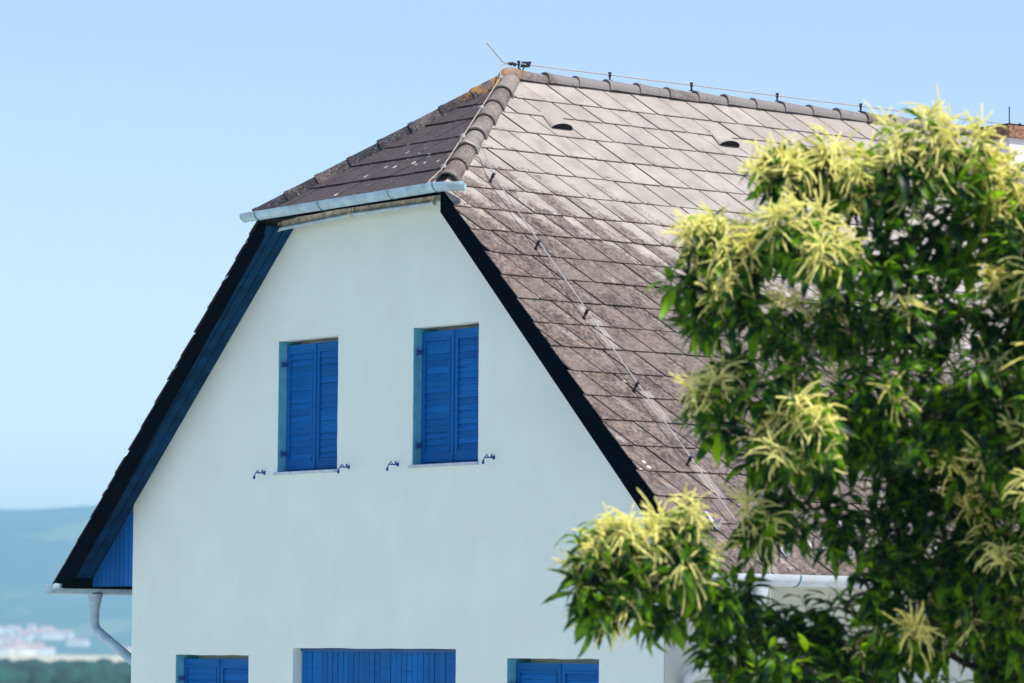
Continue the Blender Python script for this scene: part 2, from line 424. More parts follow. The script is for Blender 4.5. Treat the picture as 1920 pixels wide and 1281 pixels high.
# hip: u along +X, v down towards the gable
FH = Matrix(((1, 0, 0, 0), (0, -CH, -math.sin(HA), YR), (0, -math.sin(HA), CH, H), (0, 0, 0, 1)))
LH = (YR + OV) / CH
hrows = [0.02]
for yy in (1.3265, 1.094, 0.848, 0.5391, 0.2915, -0.0031, -OV - 0.03): hrows.append((YR - yy) / CH)
def clips_h(ej): return [(LH, -HB, 0), (-LH, -HB, 0)]
lay(hrows, 0.107, 0.06, -HB - 0.3, HB + 0.3, -SK, clips_h, FH, M_hip, 'h')
# left slope
FL = Matrix(((0, -CT, -ST, 0), (-1, 0, 0, 0), (0, -ST, CT, H), (0, 0, 0, 1)))
def clips_l(ej): return [(1, 0, 0.336 + ej*.2), (vb, -(YR+OV), -vb*YR), (-1, 0, YB)]
n_front = len(tile_list)
lay(rows, 0.1, -0.0745, -YB, 0.4, SK, clips_l, FL, M_hip, 'l')  # the hip's dark slate again, to keep the left verge edges dark
def hidden_by_tree(x, y):
    return x > 1300 and y > 420 + max(0, 1500 - x) * 0.9 and x > 1400 - (y - 420) * .1
score = []
for i, (me, mtx, c, area) in enumerate(tile_list):
    s = 0
    if i < n_front:
        q = project(c)
        if q and -40 < q[0] < 1960 and -40 < q[1] < 1320:
            nrm = (mtx.to_3x3() @ Vector((0,0,1))); s = area * abs(nrm.dot((CAM_LOC - c).normalized())) / q[2]**2 * 1e4
            if hidden_by_tree(q[0], q[1]): s *= 0.05
            elif q[0] > 1560: s *= 0.4
    score.append(s)
order = sorted(range(len(tile_list)), key=lambda i: -score[i])
single = set(order[:300])
rest_v, rest_f, rest_uv, rest_m = [], [], [], []
for i, (me, mtx, c, area) in enumerate(tile_list):
    if i in single:
        o = link('roof_tile', me, roof); o.matrix_basis = mtx
    else:
        b = len(rest_v); rest_v += [tuple(mtx @ v.co) for v in me.vertices]
        for p in me.polygons:
            rest_f.append([b + k for k in p.vertices]); rest_m.append(0 if me.materials[0] == M_tile else 1)
            rest_uv += [tuple(me.uv_layers[0].data[l].uv) for l in p.loop_indices]
me = bpy.data.meshes.new('roof_tiling'); me.from_pydata(rest_v, [], rest_f); me.materials.append(M_tile); me.materials.append(M_hip)
me.polygons.foreach_set('material_index', rest_m)
ul = me.uv_layers.new(name='UVMap'); ul.data.foreach_set('uv', [x for q in rest_uv for x in q])
link('roof_tile', me, roof, kind='stuff')

# --- ridge and hip caps
def cap_mesh(name, L, r0, r1, mat, half=100):
    """half round cap along +Y, its lip at y=0"""
    m = MB(); n = 12
    def ring(y, r): return [(r*math.sin(R(-half + 2*half*k/n)), y, r*math.cos(R(-half + 2*half*k/n))) for k in range(n+1)]
    secs = [ring(0, r0+.004), ring(0.045, r0+.003), ring(0.055, r0-.002), ring(L*.5, (r0+r1)/2), ring(L, r1)]
    inn = [ring(0, r0-.012), ring(L, r1-.012)]
    vs = [p for s in secs for p in s] + [p for s in inn for p in s]; w = n+1
    fs = [(i*w+k, i*w+k+1, (i+1)*w+k+1, (i+1)*w+k) for i in range(4) for k in range(n)]
    b = 5*w
    fs += [(b+k, b+w+k, b+w+k+1, b+k+1) for k in range(n)]
    fs += [(k, b+k, b+k+1, k+1) for k in range(n)] + [(4*w+k, 4*w+k+1, b+w+k+1, b+w+k) for k in range(n)]
    m.add(vs, fs); return m.mesh(name, mat, True)
cm = cap_mesh('ridge_cap', 0.42, 0.092, 0.078, M_ridge)
y = YR - 0.01
while y < YB - .2:
    o = link('ridge_cap', cm, roof)
    o.location = (rnd.uniform(-.004,.004), y, H - 0.034 + rnd.uniform(-.004,.004)); o.rotation_euler = (R(rnd.uniform(.9,1.7)) * -1 + 0, 0, R(rnd.uniform(-.6,.6)))
    y += 0.3775
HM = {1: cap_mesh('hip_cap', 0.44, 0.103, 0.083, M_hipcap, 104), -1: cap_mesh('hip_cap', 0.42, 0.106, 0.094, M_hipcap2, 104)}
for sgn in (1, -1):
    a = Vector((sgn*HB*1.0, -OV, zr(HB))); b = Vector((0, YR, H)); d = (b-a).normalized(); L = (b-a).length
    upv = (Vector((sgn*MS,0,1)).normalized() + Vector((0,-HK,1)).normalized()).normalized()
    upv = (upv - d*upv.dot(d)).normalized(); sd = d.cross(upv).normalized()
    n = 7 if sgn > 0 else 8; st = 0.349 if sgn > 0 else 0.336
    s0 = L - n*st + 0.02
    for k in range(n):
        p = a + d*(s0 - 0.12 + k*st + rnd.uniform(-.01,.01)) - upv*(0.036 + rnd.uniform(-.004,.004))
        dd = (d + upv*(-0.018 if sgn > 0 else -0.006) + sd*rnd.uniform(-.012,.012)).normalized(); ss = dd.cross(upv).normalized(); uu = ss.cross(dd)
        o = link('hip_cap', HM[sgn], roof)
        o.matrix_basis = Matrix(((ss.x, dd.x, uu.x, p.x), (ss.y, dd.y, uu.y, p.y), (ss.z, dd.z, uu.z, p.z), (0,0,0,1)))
m = MB(); vs = []; fs = []
for j in range(6):
    ph = R(90*j/5*1.1)
    for k in range(14): vs.append((0.105*math.sin(ph)*math.cos(2*math.pi*k/14), YR-0.02+0.15*math.sin(ph)*math.sin(2*math.pi*k/14), H-0.035+0.102*math.cos(ph)))
fs = [(j*14+k, j*14+(k+1)%14, (j+1)*14+(k+1)%14, (j+1)*14+k) for j in range(5) for k in range(14)]
m.add(vs, fs); obj('apex_cap', m, M_hipcap, roof, True)

# --- barge boards, soffits and eave boxes
for sgn in (1, -1):
    m = MB()
    m.prism([(sgn*x, -0.334, z) for x, z in ((HB-0.02, zr(HB)-0.02),(5.0, zr(5.0)-0.02),(4.965, 2.03),(4.78, 2.03),(HB-0.02, zr(HB)-0.225))], (0, 0.026, 0))
    obj('barge_board', m, M_black, house)
    sof = None
    for y0, y1 in ((-0.306,-0.215),(-0.203,-0.112),(-0.100,-0.004)):
        m = MB(); dd = 0.188 + rnd.uniform(-.003,.003)
        m.prism([(sgn*1.36, y0, zr(1.36)-dd), (sgn*4.93, y0, zr(4.93)-dd+0.06), (sgn*4.93, y0, zr(4.93)-dd+0.075),(sgn*1.36, y0, zr(1.36)-dd+.02)], (0, y1-y0, 0))
        obj('soffit_board', m, M_navy, house)
    # eave box end, boards upright
    x = 4.104; k = 0
    while x < 4.86:
        w = 0.083; x1 = min(x + w, 4.86); m = MB()
        m.prism([(sgn*(x+.004), 0.005, 2.046), (sgn*(x1-.004), 0.005, 2.046), (sgn*(x1-.004), 0.005, max(2.06, zr(x1)-0.14)), (sgn*(x+.004), 0.005, zr(x)-0.14)], (0, 0.02, 0))
        obj('cladding_board', m, M_clad, house); x += w; k += 1
    m = MB(); m.box(*sorted((sgn*4.104, sgn*4.857)), -0.004, 0.003, 2.027, 2.044)
    obj('edge_strip', m, M_black, house)
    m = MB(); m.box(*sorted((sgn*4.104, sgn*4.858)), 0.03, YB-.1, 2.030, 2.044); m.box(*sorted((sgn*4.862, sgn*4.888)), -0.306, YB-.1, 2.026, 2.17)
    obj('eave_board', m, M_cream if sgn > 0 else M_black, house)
m = MB()
m.box(-HB+.03, HB-.03, -OV+0.004, -OV+0.026, 5.474, 5.53)
obj('hip_fascia', m, M_black, house)
m = MB(); pts = [(-1.34, -OV+.03, zr(HB)+0.02-0.082), (1.34, -OV+.03, zr(HB)+0.02-0.082), (1.03, 0.05, zr(HB)+HK*.36-0.082), (-1.03, 0.05, zr(HB)+HK*.36-0.082)]
m.prism(pts, (0,0,0.02)); obj('hip_soffit', m, M_navy, house)

# --- gutters
def halfround(r, t=0.004, n=10, lip=0.009):
    o = [(r*math.cos(R(180+180*k/n)), r*math.sin(R(180+180*k/n))) for k in range(n+1)]
    i = [((r-t)*math.cos(R(360-180*k/n)), (r-t)*math.sin(R(360-180*k/n))) for k in range(n+1)]
    return [(-r-lip, 0.0), (-r-lip, -0.007), ] + o[1:] + [(r, 0.012)] + i[:1] + i[1:] + [(-r+t, 0.006), (-r-lip, 0.006)]
def gutter(path, r, name='gutter', straps=(), mat=M_gutter, strapmat=M_strap, endcap=True):
    m = MB(); m.sweep(path, halfround(r), caps=True)
    g = obj(name, m, mat, house, True)
    a, b = Vector(path[0]), Vector(path[1]); d = (b-a).normalized(); sd = d.cross(Vector((0,0,1))).normalized()
    def disc(p, dirv, t=0.004):
        m = MB(); m.prism([Vector(p) + sd*(r+.003)*math.cos(R(180+180*k/10)) + Vector((0,0,(r+.003)*math.sin(R(180+180*k/10)))) for k in range(11)], dirv*t)
        obj('end_cap', m, mat, g)
    if endcap: disc(a - d*0.005, d)
    for s in straps:
        m = MB(); p = a + d*s
        pr = [((r+.006)*math.cos(R(175+190*k/12)), (r+.006)*math.sin(R(175+190*k/12))) for k in range(13)]
        pr += [((r+.001)*math.cos(R(365-190*k/12)), (r+.001)*math.sin(R(365-190*k/12))) for k in range(13)]
        m.sweep([p - d*.008, p + d*.008], pr); obj('bracket', m, strapmat, g)
    return g
gh = gutter([(-1.555,-0.418,5.522),(1.485,-0.418,5.549),(1.66,-0.285,5.552),(1.675,-0.27,5.552)], 0.066, 'hip_gutter', (0.24, 1.27, 2.36, 3.03))
gutter([(-4.985,-0.43,2.062),(-4.985,YB,2.045)], 0.092, 'gutter', (1.4,2.3,3.2,4.1))
gr = gutter([(5.075,-0.43,2.068),(5.075,YB,2.05)], 0.085, 'gutter', (1.0,1.9,2.8,3.7), M_white)
def downpipe(x, y, ztop, sgn, mat):
    m = MB()
    m.tube([(x,y,ztop),(x,y,ztop-.02),(x,y,ztop-.125),(x,y,ztop-.14),(x,y,ztop-.155)], [.082,.080,.053,.05,.05], 14)
    w = obj('outlet', m, mat, house, True)
    m = MB(); q = Vector((x, y, ztop-.13)); pts = [q]
    wx = sgn*(4.16); L = abs(x - wx)
    c0 = q + Vector((0,0,-.14)); 
    for k in range(7):
        a = R(66*k/6); rr = .12; pts.append(c0 + Vector((-sgn*rr*(1-math.cos(a)), 0, -rr*math.sin(a))))
    d = Vector((-sgn*math.sin(R(66)), 0, -math.cos(R(66)))); e = pts[-1]
    k = (abs(e.x - wx) - .06) / math.sin(R(66)); f = e + d*k; pts.append(f)
    for k in range(1,6):
        a = R(66 - 66*k/5); pts.append(Vector((wx + sgn*.06*(k and (1-math.sin(R(90*k/5)))) , y, f.z - 0.035*k)))
    pts.append(Vector((wx, y, -0.95)))
    m.tube(pts, 0.047, 14); obj('downpipe', m, mat, house, True)
    m = MB(); m.tube([(x,y,ztop-.128),(x,y,ztop-.146)], .056, 14); obj('pipe_collar', m, mat, w, True)
downpipe(-4.985, 0.117, 1.978, -1, M_gutter)
downpipe(5.075, 0.19, 1.985, 1, M_white)

# --- tube and strip hung below the hip
for x0, x1 in ((-1.41, -0.215), (-0.205, 1.065)):
    zz = lambda x: 5.414 + 0.045*(x + 1.41)/1.2 if x < -.2 else 5.46
    m = MB(); m.prism([(x0,-.13,zz(x0)-.004),(x1,-.13,zz(x1)-.004),(x1,-.13,zz(x1)+.060),(x0,-.13,zz(x0)+.060)], (0,.05,0)); obj('strip_board', m, M_strip, house)
    m = MB(); m.tube([(x0,-.15,zz(x0)-.018),(x1,-.15,zz(x1)-.018)], .019, 10); t = obj('tube', m, M_gutter, house, True)
    for x in (x0+.015, x1-.015):
        m = MB(); m.tube([(x-.012,-.15,zz(x)-.018),(x+.012,-.15,zz(x)-.018)], .026, 10); m.box(x-.008,x+.008,-.158,-.138,zz(x)-.018,zz(x)+.075); obj('clamp', m, M_strip, t)

# --- shutters
def shutter_leaf(x0, x1, z0, z1, y, hinge_left, slat=True):
    m = MB(); st, tr, th = 0.062, 0.085, 0.038
    m.box(x0, x0+st, y, y+th, z0, z1); m.box(x1-st, x1, y, y+th, z0, z1)
    m.box(x0+st, x1-st, y+.001, y+th, z1-tr, z1-.001); m.box(x0+st, x1-st, y+.001, y+th, z0+.001, z0+tr*1.1)
    b = 0.016                                   # raised bead round the panel
    for (a0,a1,c0,c1) in ((x0+st-b,x0+st,z0+tr,z1-tr),(x1-st,x1-st+b,z0+tr,z1-tr),(x0+st-b,x1-st+b,z1-tr,z1-tr+b),(x0+st-b,x1-st+b,z0+tr*1.1-b,z0+tr*1.1)):
        m.box(a0,a1,y-.007,y-.0005,c0,c1)
    leaf = obj('shutter', m, M_blue, house)
    zi0, zi1 = z0 + tr*1.1, z1 - tr; n = max(3, round((zi1-zi0)/0.059)); hgt = (zi1-zi0)/n
    key = ('slat', round(x1-x0,3), round(hgt,4))
    if key not in mesh_cache:
        s = MB(); w = (x1-x0-2*st)/2 - .0015
        # louvre: leans out at its foot
        s.prism([(-w, 0.004, -hgt*.5),(-w, -0.002, -hgt*.5+.004),(-w, 0.013, hgt*.62),(-w, 0.019, hgt*.62)], (2*w,0,0))
        mesh_cache[key] = s.mesh('slat', M_blue)
    for k in range(n):
        o = link('slat', mesh_cache[key], leaf)
        o.location = ((x0+x1)/2, y + .004 + rnd.uniform(-.001,.0035), zi0 + hgt*(k+.5) + rnd.uniform(-.003,.003))
        o.rotation_euler = (R(rnd.gauss(0, 3.0)), R(rnd.uniform(-.7,.7)), 0)
    hx = x0 if hinge_left else x1; s = -1 if hinge_left else 1
    for hz in (z0 + (z1-z0)*.13, z1 - (z1-z0)*.155):
        h = MB(); h.box(*sorted((hx - s*.001, hx - s*.03)), y-.060, y-.0085, hz-.018, hz+.018)
        h.tube([(hx-s*.014, y-.062, hz-.026),(hx-s*.014, y-.062, hz+.026)], .013, 8); h.box(*sorted((hx - s*.07, hx + s*.002)), y-.0083, y-.0075, hz-.012, hz+.012)
        obj('hinge', h, M_bluemetal, leaf)
for i, (x0, x1, z0, z1) in enumerate(openings[:4]):
    y = 0.092; xm = (x0+x1)/2 + .003
    zb = z0 + 0.022
    shutter_leaf(x0+.006, xm-.004, zb, z1-.038, y, True); shutter_leaf(xm+.004, x1-.006, zb, z1-.038, y, False)
    m = MB(); m.box(x0+.0035, x0+.0065, .003, .259, z0+.002, z1-.004); obj('window_reveal', m, M_reveal, house)
    m = MB(); m.box(x0-.018, x1+.012, -.035, .13, z0-.028, z0-.002); obj('window_sill', m, M_sill, house)
    m = MB(); m.box(x0+.003, x1-.003, .055, .21, z0-.002, z0+.012); obj('sill_board', m, M_clad, house)
    m = MB(); m.box(xm-.013, xm+.010, y-.010, y-.0012, zb+.01, z1-.045); obj('cover_strip', m, M_blue, house)
# plank panel between the lower windows
x0, x1, z0, z1 = openings[4]
n = 30; w = (x1-x0-.04)/n; m = MB(); m.box(x0+.004,x1-.004,.125,.15,z0,z1-.004); m.box(x0+.004,x1-.004,.085,.12,z1-.03,z1-.006)
pan = obj('plank_panel', m, M_bluemetal, house)
pm = MB(); pm.box(-w/2+.004, w/2-.004, 0, .03, z0-z1+.04, -.032); pm = pm.mesh('plank', M_blue)
for k in range(n):
    o = link('plank', pm, pan); o.location = (x0+.02+w*(k+.5), .09 + rnd.uniform(-.003,.003), z1)

# --- shutter catches
for x, z in ((-1.797,3.106),(-0.421,3.118),(0.344,3.118),(1.770,3.134)):
    m = MB()
    m.tube([(x,-.004,z),(x,.004,z)], .020, 10); m.tube([(x,0,z),(x,-.088,z-.002)], .0062, 7)
    m.tube([(x,-.026,z-.006),(x,-.026,z+.030)], .008, 7)
    m.tube([(x,-.058,z),(x,-.078,z+.026),(x,-.102,z-.004)], .005, 6)
    m.tube([(x,-.088,z+.010),(x,-.108,z-.012),(x,-.116,z-.030)], .005, 6)
    m.tube([(x,-.114,z-.026),(x,-.118,z-.038),(x,-.120,z-.052),(x,-.120,z-.060),(x,-.120,z-.064)], [.006,.011,.013,.010,.003], 8)
    obj('shutter_catch', m, M_bluemetal, house, True)

# --- roof vents
for u, v in ((1.665, 0.845), (3.765, 0.815)):
    m = MB(); n = 10; L = .25; W = .128; hh = .066
    vs = []
    for j in range(5):
        f = j/4
        for k in range(n+1):
            a = math.pi*k/n; vs.append((W*(1-.12*(1-f))*math.cos(a), -L*(1-f), .004 + hh*(f**1.3)*math.sin(a)))
    fs = [(j*(n+1)+k, j*(n+1)+k+1, (j+1)*(n+1)+k+1, (j+1)*(n+1)+k) for j in range(4) for k in range(n)]
    m.add(vs, fs)
    mtx = FR @ Matrix.Translation((u, v, .006))
    vent = obj('roof_vent', m, M_tile, roof, True); vent.matrix_basis = mtx
    d = MB(); d.add([(W*.97*math.cos(math.pi*k/n), -.006, .004 + hh*.94*math.sin(math.pi*k/n)) for k in range(n+1)], [tuple(range(n+1))])  # flat dark sheet standing in for the shade inside the hood
    o = obj('vent_opening', d, M_dark, roof); o.matrix_basis = mtx

# --- lightning protection
def clip_post(p, nrm, hgt, parent, name='wire_clip'):
    p = Vector(p); n = Vector(nrm).normalized(); m = MB()
    m.tube([p, p+n*hgt*.5, p+n*hgt*.55, p+n*hgt*.72, p+n*hgt*.76, p+n*hgt*.8, p+n*hgt], [.010,.010,.016,.016,.009,.016,.016], 8)
    m.obox(p + n*.004, (.018,0,0), (0,.018,0), n*.004)
    return obj(name, m, M_clip, parent)
m = MB(); pts = [(0,1.241,7.157),(0,1.434,6.995),(0,1.47,6.984),(0,1.549,6.983)]
xs = [1.63, 2.75, 3.79, 4.92, 6.06, 7.21, 8.35, 9.5, 10.6, 11.7]
for a, b in zip(xs, xs[1:]): pts += [(0, a, 6.996), (0, (a+b)/2, 6.993)]
m.tube(pts, .0055, 6); rw = obj('lightning_wire', m, M_wire, house)
for yy in xs: clip_post((0, yy, H+.052), (0,0,1), .085, rw)
m = MB(); m.tube([(0,1.50,6.985),(0,1.60,6.983)], .013, 6); m.box(-.02,.02,1.535,1.555,6.97,7.0); m.box(-.015,.015,1.575,1.59,6.965,6.996); obj('connector', m, M_clip, rw)
m = MB(); c = Vector((0,1.715,6.995)); ax = RT*.036; az = (Vector((0,0,1))*.95 + RT*.3).normalized()*.03
m.obox(c, ax, (.008,.006,0), az); m.tube([c - az*.9 - RT*.005, c - az*.9 - RT*.03 - Vector((0,0,.045))], .007, 6); obj('sensor_plate', m, M_clip, rw)
# wire down the hip and down the roof slope
hl = [Vector((0,1.50,6.985)), Vector((-.01,1.42,6.96))]
a = Vector((HB,-OV,zr(HB))); b = Vector((0,YR,H)); nrm = (Vector((MS,0,1)).normalized()+Vector((0,-HK,1)).normalized()).normalized()
for f in (.9,.75,.6,.45,.3,.16,.07): hl.append(a.lerp(b, f) + nrm*(.085+.006*math.sin(f*40)) + Vector((-.055,-.03,0)))
hl += [Vector((1.30,-.385,5.60)), Vector((1.325,-.43,5.545))]
m = MB(); m.tube(hl, .0052, 6); hw = obj('lightning_wire', m, M_wire, house)
for f in (.9,.62,.36,.1):
    q = a.lerp(b, f) + nrm*.088 + Vector((-.055,-.03,0)); m = MB(); m.obox(q, (.018,0,0), (0,.018,0), (0,0,.014)); obj('clamp', m, M_wire2, hw)
def rp(u, v, h): return FR @ Vector((u, v, h))
st = a.lerp(b, .315) + nrm*.088
pts = [a.lerp(b,.315)+nrm*.086+Vector((-.055,-.03,0)), st, rp(.36,1.45,.10)]
cl = [(.28,1.81),(.255,2.77),(.25,3.72),(.235,4.69),(.245,5.64),(.25,6.56)]
for i, (u, v) in enumerate(cl):
    pts.append(rp(u, v, .086))
    if i < len(cl)-1: pts.append(rp((u+cl[i+1][0])/2 + .004, (v+cl[i+1][1])/2, .080))
pts += [rp(.25, 6.93, .07), (5.11, .27, 2.10), (5.13,.26,2.02), (5.13,.26,1.2)]
m = MB(); m.tube(pts, .0058, 6); sw = obj('lightning_wire', m, M_wire2, house)
for u, v in cl: clip_post(rp(u, v, 0), NR, .10, sw)

# --- snow guards
gm = MB()
gm.prism([(-.004,-.02,.004),(-.004,.075,.004),(-.004,.045,.10)], (.008,0,0)); gm.box(-.018,.018,-.14,.078,.004,.008); gm.box(-.018,.018,.070,.078,.006,.03)
gm.prism([(-.02,.078,.006),(.02,.078,.006),(.008,.048,.10),(-.008,.048,.10)], (0,.005,0))
gm = gm.mesh('snow_guard', M_guard)
for k in range(16):
    for v, ph in ((6.70, 0.27), (6.38, 0.075)):
        if v < 6.5 and k % 2: continue
        o = link('snow_guard', gm, roof); o.matrix_basis = FR @ Matrix.Translation((ph + k*TW*1.04, v, .012))

# --- chimney
m = MB(); m.box(.10,.46,7.73,8.40,6.2,6.775); ch = obj('chimney', m, M_chimney, house)
m = MB(); m.box(.05,.505,7.68,8.45,6.775,6.90); obj('chimney_cap', m, M_rust, ch)
m = MB(); m.box(.055,.50,7.685,8.445,6.902,6.915); obj('cap_top', m, M_black, ch)
m = MB(); m.tube([(.49,7.70,6.90),(.49,7.70,7.09)], .0065, 6); obj('rod', m, M_clip, ch)

# ================================================================== sweet chestnut tree in flower
def mat_leaf():
    t = NT('chestnut leaf'); p = t.pos(); r = t.rand()
    a = t.noise(p, 11, 3)
    f = t.math('ADD', t.math('MULTIPLY', a, 0.8), t.math('MULTIPLY', r, 0.2))
    c = t.mix(t.ramp(f, 0.36, 0.59), (0.004, 0.022, 0.009), (0.11, 0.275, 0.008))  # clumps of near-black and vivid green paint shade and sun into the leaves
    tc = t.mix(t.ramp(f, 0.36, 0.59), (0.02, 0.13, 0.006), (0.44, 0.80, 0.012))
    pr = t.n('ShaderNodeBsdfPrincipled'); t.put(pr.inputs['Base Color'], c); pr.inputs['Roughness'].default_value = 0.38; pr.inputs['Specular IOR Level'].default_value = 0.25
    tr = t.n('ShaderNodeBsdfTranslucent'); t.put(tr.inputs[0], tc)
    mx = t.n('ShaderNodeMixShader'); mx.inputs[0].default_value = 0.48
    t.t.links.new(pr.outputs[0], mx.inputs[1]); t.t.links.new(tr.outputs[0], mx.inputs[2]); t.t.links.new(mx.outputs[0], t.out.inputs[0])
    return t.m
def mat_catkin():
    t = NT('cream catkin'); p = t.pos(); r = t.rand()
    a = t.noise(p, 90, 3)
    c = t.mix(t.math('ADD', t.math('MULTIPLY', a, 0.6), t.math('MULTIPLY', r, 0.4)), (0.90, 0.86, 0.22), (0.97, 0.95, 0.50))
    pr = t.n('ShaderNodeBsdfPrincipled'); t.put(pr.inputs['Base Color'], c); pr.inputs['Roughness'].default_value = 0.8
    tr = t.n('ShaderNodeBsdfTranslucent'); t.put(tr.inputs[0], c)
    mx = t.n('ShaderNodeMixShader'); mx.inputs[0].default_value = 0.45
    t.t.links.new(pr.outputs[0], mx.inputs[1]); t.t.links.new(tr.outputs[0], mx.inputs[2]); t.t.links.new(mx.outputs[0], t.out.inputs[0])
    return t.m
M_leaf, M_catkin = mat_leaf(), mat_catkin()
M_bark = simple('dark grey bark', (0.035, 0.029, 0.026), 0.9, 0, 0.4, 20)
M_twig = simple('brown twig', (0.06, 0.05, 0.03), 0.8, 0, 0.3, 20)

CROWN = [(12.52,-5.29,4.35,0.23399999999999999,1.0), (12.32,-5.36,4.19,0.26,1.0), (12.63,-4.96,4.28,0.26520000000000005,1.0), (12.47,-4.53,4.25,0.2,0.9), (12.63,-4.46,4.06,0.24,0.9),
(12.02,-5.42,4.21,0.2,1.0), (12.05,-5.57,4.34,0.13,1.0), (11.99,-5.79,4.24,0.14,1.0), (12.22,-5.93,3.89,0.23399999999999999,1.0), (11.88,-5.88,3.8,0.16,1.0), (11.6,-6.09,3.91,0.13,1.0),
(11.67,-5.99,3.77,0.17,1.0), (11.47,-6.06,3.63,0.15,0.2), (11.51,-5.98,3.44,0.16,0.1), (11.82,-5.91,3.52,0.25,0.7), (12.37,-5.82,3.76,0.24960000000000002,1.0), (12.35,-5.3,3.83,0.3276,0.35),
(12.52,-4.89,3.88,0.3276,0.3), (12.54,-4.48,3.91,0.2808,0.3), (11.77,-5.53,3.38,0.23399999999999999,0.5), (11.6,-5.84,3.16,0.17,0.1), (11.58,-5.99,2.96,0.14,0.9), (11.54,-5.87,2.81,0.2,0.2),
(11.8,-5.04,3.44,0.39,0.12), (12.41,-5.01,3.44,0.39,0.12), (12.72,-4.75,3.4,0.3276,0.3), (12.05,-5.83,2.95,0.2808,0.25), (12.06,-5.28,2.97,0.39,0.1), (12.54,-5.22,2.89,0.3588,0.3),
(12.88,-5.0,2.95,0.39,0.5), (12.04,-5.77,2.67,0.21840000000000004,1.0), (12.29,-5.79,2.75,0.16,1.0), (11.74,-5.75,2.62,0.22,0.2), (11.79,-5.21,2.64,0.2808,0.3),
(12.06,-4.89,2.61,0.3276,0.3), (12.39,-4.64,2.6,0.39,0.2), (13.06,-4.92,2.66,0.31200000000000006,0.5), (11.72,-5.57,2.34,0.22,0.2), (11.8,-5.78,2.19,0.12,0.8), (11.89,-5.25,2.25,0.2808,0.0),
(12.03,-4.91,2.23,0.31200000000000006,0.1), (12.29,-4.63,2.23,0.35100000000000003,0.15), (12.64,-4.54,2.29,0.35100000000000003,0.4), (11.51,-6.79,2.11,0.2,1.0), (11.47,-6.81,1.88,0.17,1.0),
(11.47,-6.71,1.73,0.16,0.6), (11.6,-6.59,2.07,0.19,0.9), (11.53,-6.57,1.88,0.24,0.4), (11.83,-6.38,2.12,0.17,1.0), (11.82,-6.37,1.95,0.2,1.0), (11.55,-6.37,1.76,0.22,0.3),
(11.67,-6.06,1.77,0.24,0.1), (11.62,-5.79,1.8,0.16,0.0), (11.62,-5.45,1.6,0.2,0.0), (11.43,-5.48,1.55,0.21840000000000004,0.05), (11.52,-5.89,1.52,0.15,0.0), (11.76,-5.26,1.57,0.26,0.1),
(12.2,-5.2,1.81,0.26520000000000005,0.2), (12.32,-4.84,1.88,0.2808,0.3), (12.64,-4.68,1.88,0.3276,0.5), (11.87,-5.27,1.46,0.24,0.2), (11.72,-5.6,1.32,0.2,0.2), (12.21,-5.16,1.5,0.22,0.8),
(12.85,-4.71,1.59,0.23399999999999999,0.6), (12.55,-4.75,1.66,0.22,0.5), (11.62,-5.89,1.24,0.14,0.0), (12.14,-5.43,1.15,0.23399999999999999,0.2), (12.38,-4.9,1.19,0.22,0.1),
(12.69,-4.68,1.19,0.25,0.1), (12.15,-5.1,1.12,0.23399999999999999,0.2), (11.89,-5.55,1.4,0.21840000000000004,0.0), (11.71,-4.87,1.32,0.21840000000000004,0.0),
(12.0,-4.61,1.59,0.23399999999999999,0.05), (11.55,-5.67,1.4,0.2,0.0), (12.0,-4.83,2.01,0.23399999999999999,0.05), (12.46,-4.67,2.03,0.27299999999999996,0.1),
(12.41,-4.26,1.98,0.27299999999999996,0.1), (12.5,-4.45,1.41,0.26,0.1), (13.54,-4.75,3.96,0.42,0.7), (13.54,-4.85,3.44,0.42,0.5), (13.79,-4.58,3.86,0.6,0.6), (13.53,-4.97,2.98,0.36,0.4),  # from here into the next row: out-of-frame clumps added to shade the lower right
(13.91,-4.67,3.21,0.6,0.5), (13.39,-4.93,2.5,0.34,0.4), (12.94,-4.05,3.97,0.5,0.8), (13.15,-4.57,3.76,0.5,0.6), (13.25,-4.54,3.26,0.55,0.5), (13.4,-4.61,2.76,0.55,0.5),
(13.4,-4.71,2.26,0.5,0.6), (13.31,-4.61,1.78,0.5,0.6), (13.03,-4.41,1.26,0.5,0.3), (13.07,-3.62,4.41,0.6,0.8), (13.58,-4.17,3.63,0.6,0.6), (13.91,-4.46,2.86,0.6,0.6),
(13.91,-4.55,2.2,0.6,0.5), (13.56,-4.26,1.54,0.6,0.3), (13.49,-3.33,3.82,0.6,0.7), (13.88,-3.7,2.96,0.6,0.6), (13.8,-3.71,2.16,0.6,0.5), (13.56,-3.59,1.45,0.6,0.3),
(12.25,-3.63,3.99,0.45,0.8), (12.46,-2.95,4.56,0.6,0.8), (12.42,-2.51,4.56,0.6,0.7), (11.94,-3.36,3.87,0.6,0.3), (12.07,-2.53,3.71,0.7,0.3), (11.81,-3.41,2.87,0.6,0.1),
(11.91,-2.61,2.73,0.7,0.2), (11.9,-3.32,1.87,0.6,0.1), (12.09,-2.57,1.71,0.6,0.1), (11.69,-5.37,0.74,0.31200000000000006,0.1), (12.1,-4.67,0.68,0.35100000000000003,0.1),
(12.71,-4.26,0.66,0.5,0.1), (13.0,-3.57,0.78,0.5,0.1)]

TB = Vector((13.1, -3.1, -1.0))
tree = thing('chestnut_tree', TB, 'sweet chestnut tree with glossy long leaves and cream catkins in front of the roof', 'tree')
tr_ = random.Random(21)

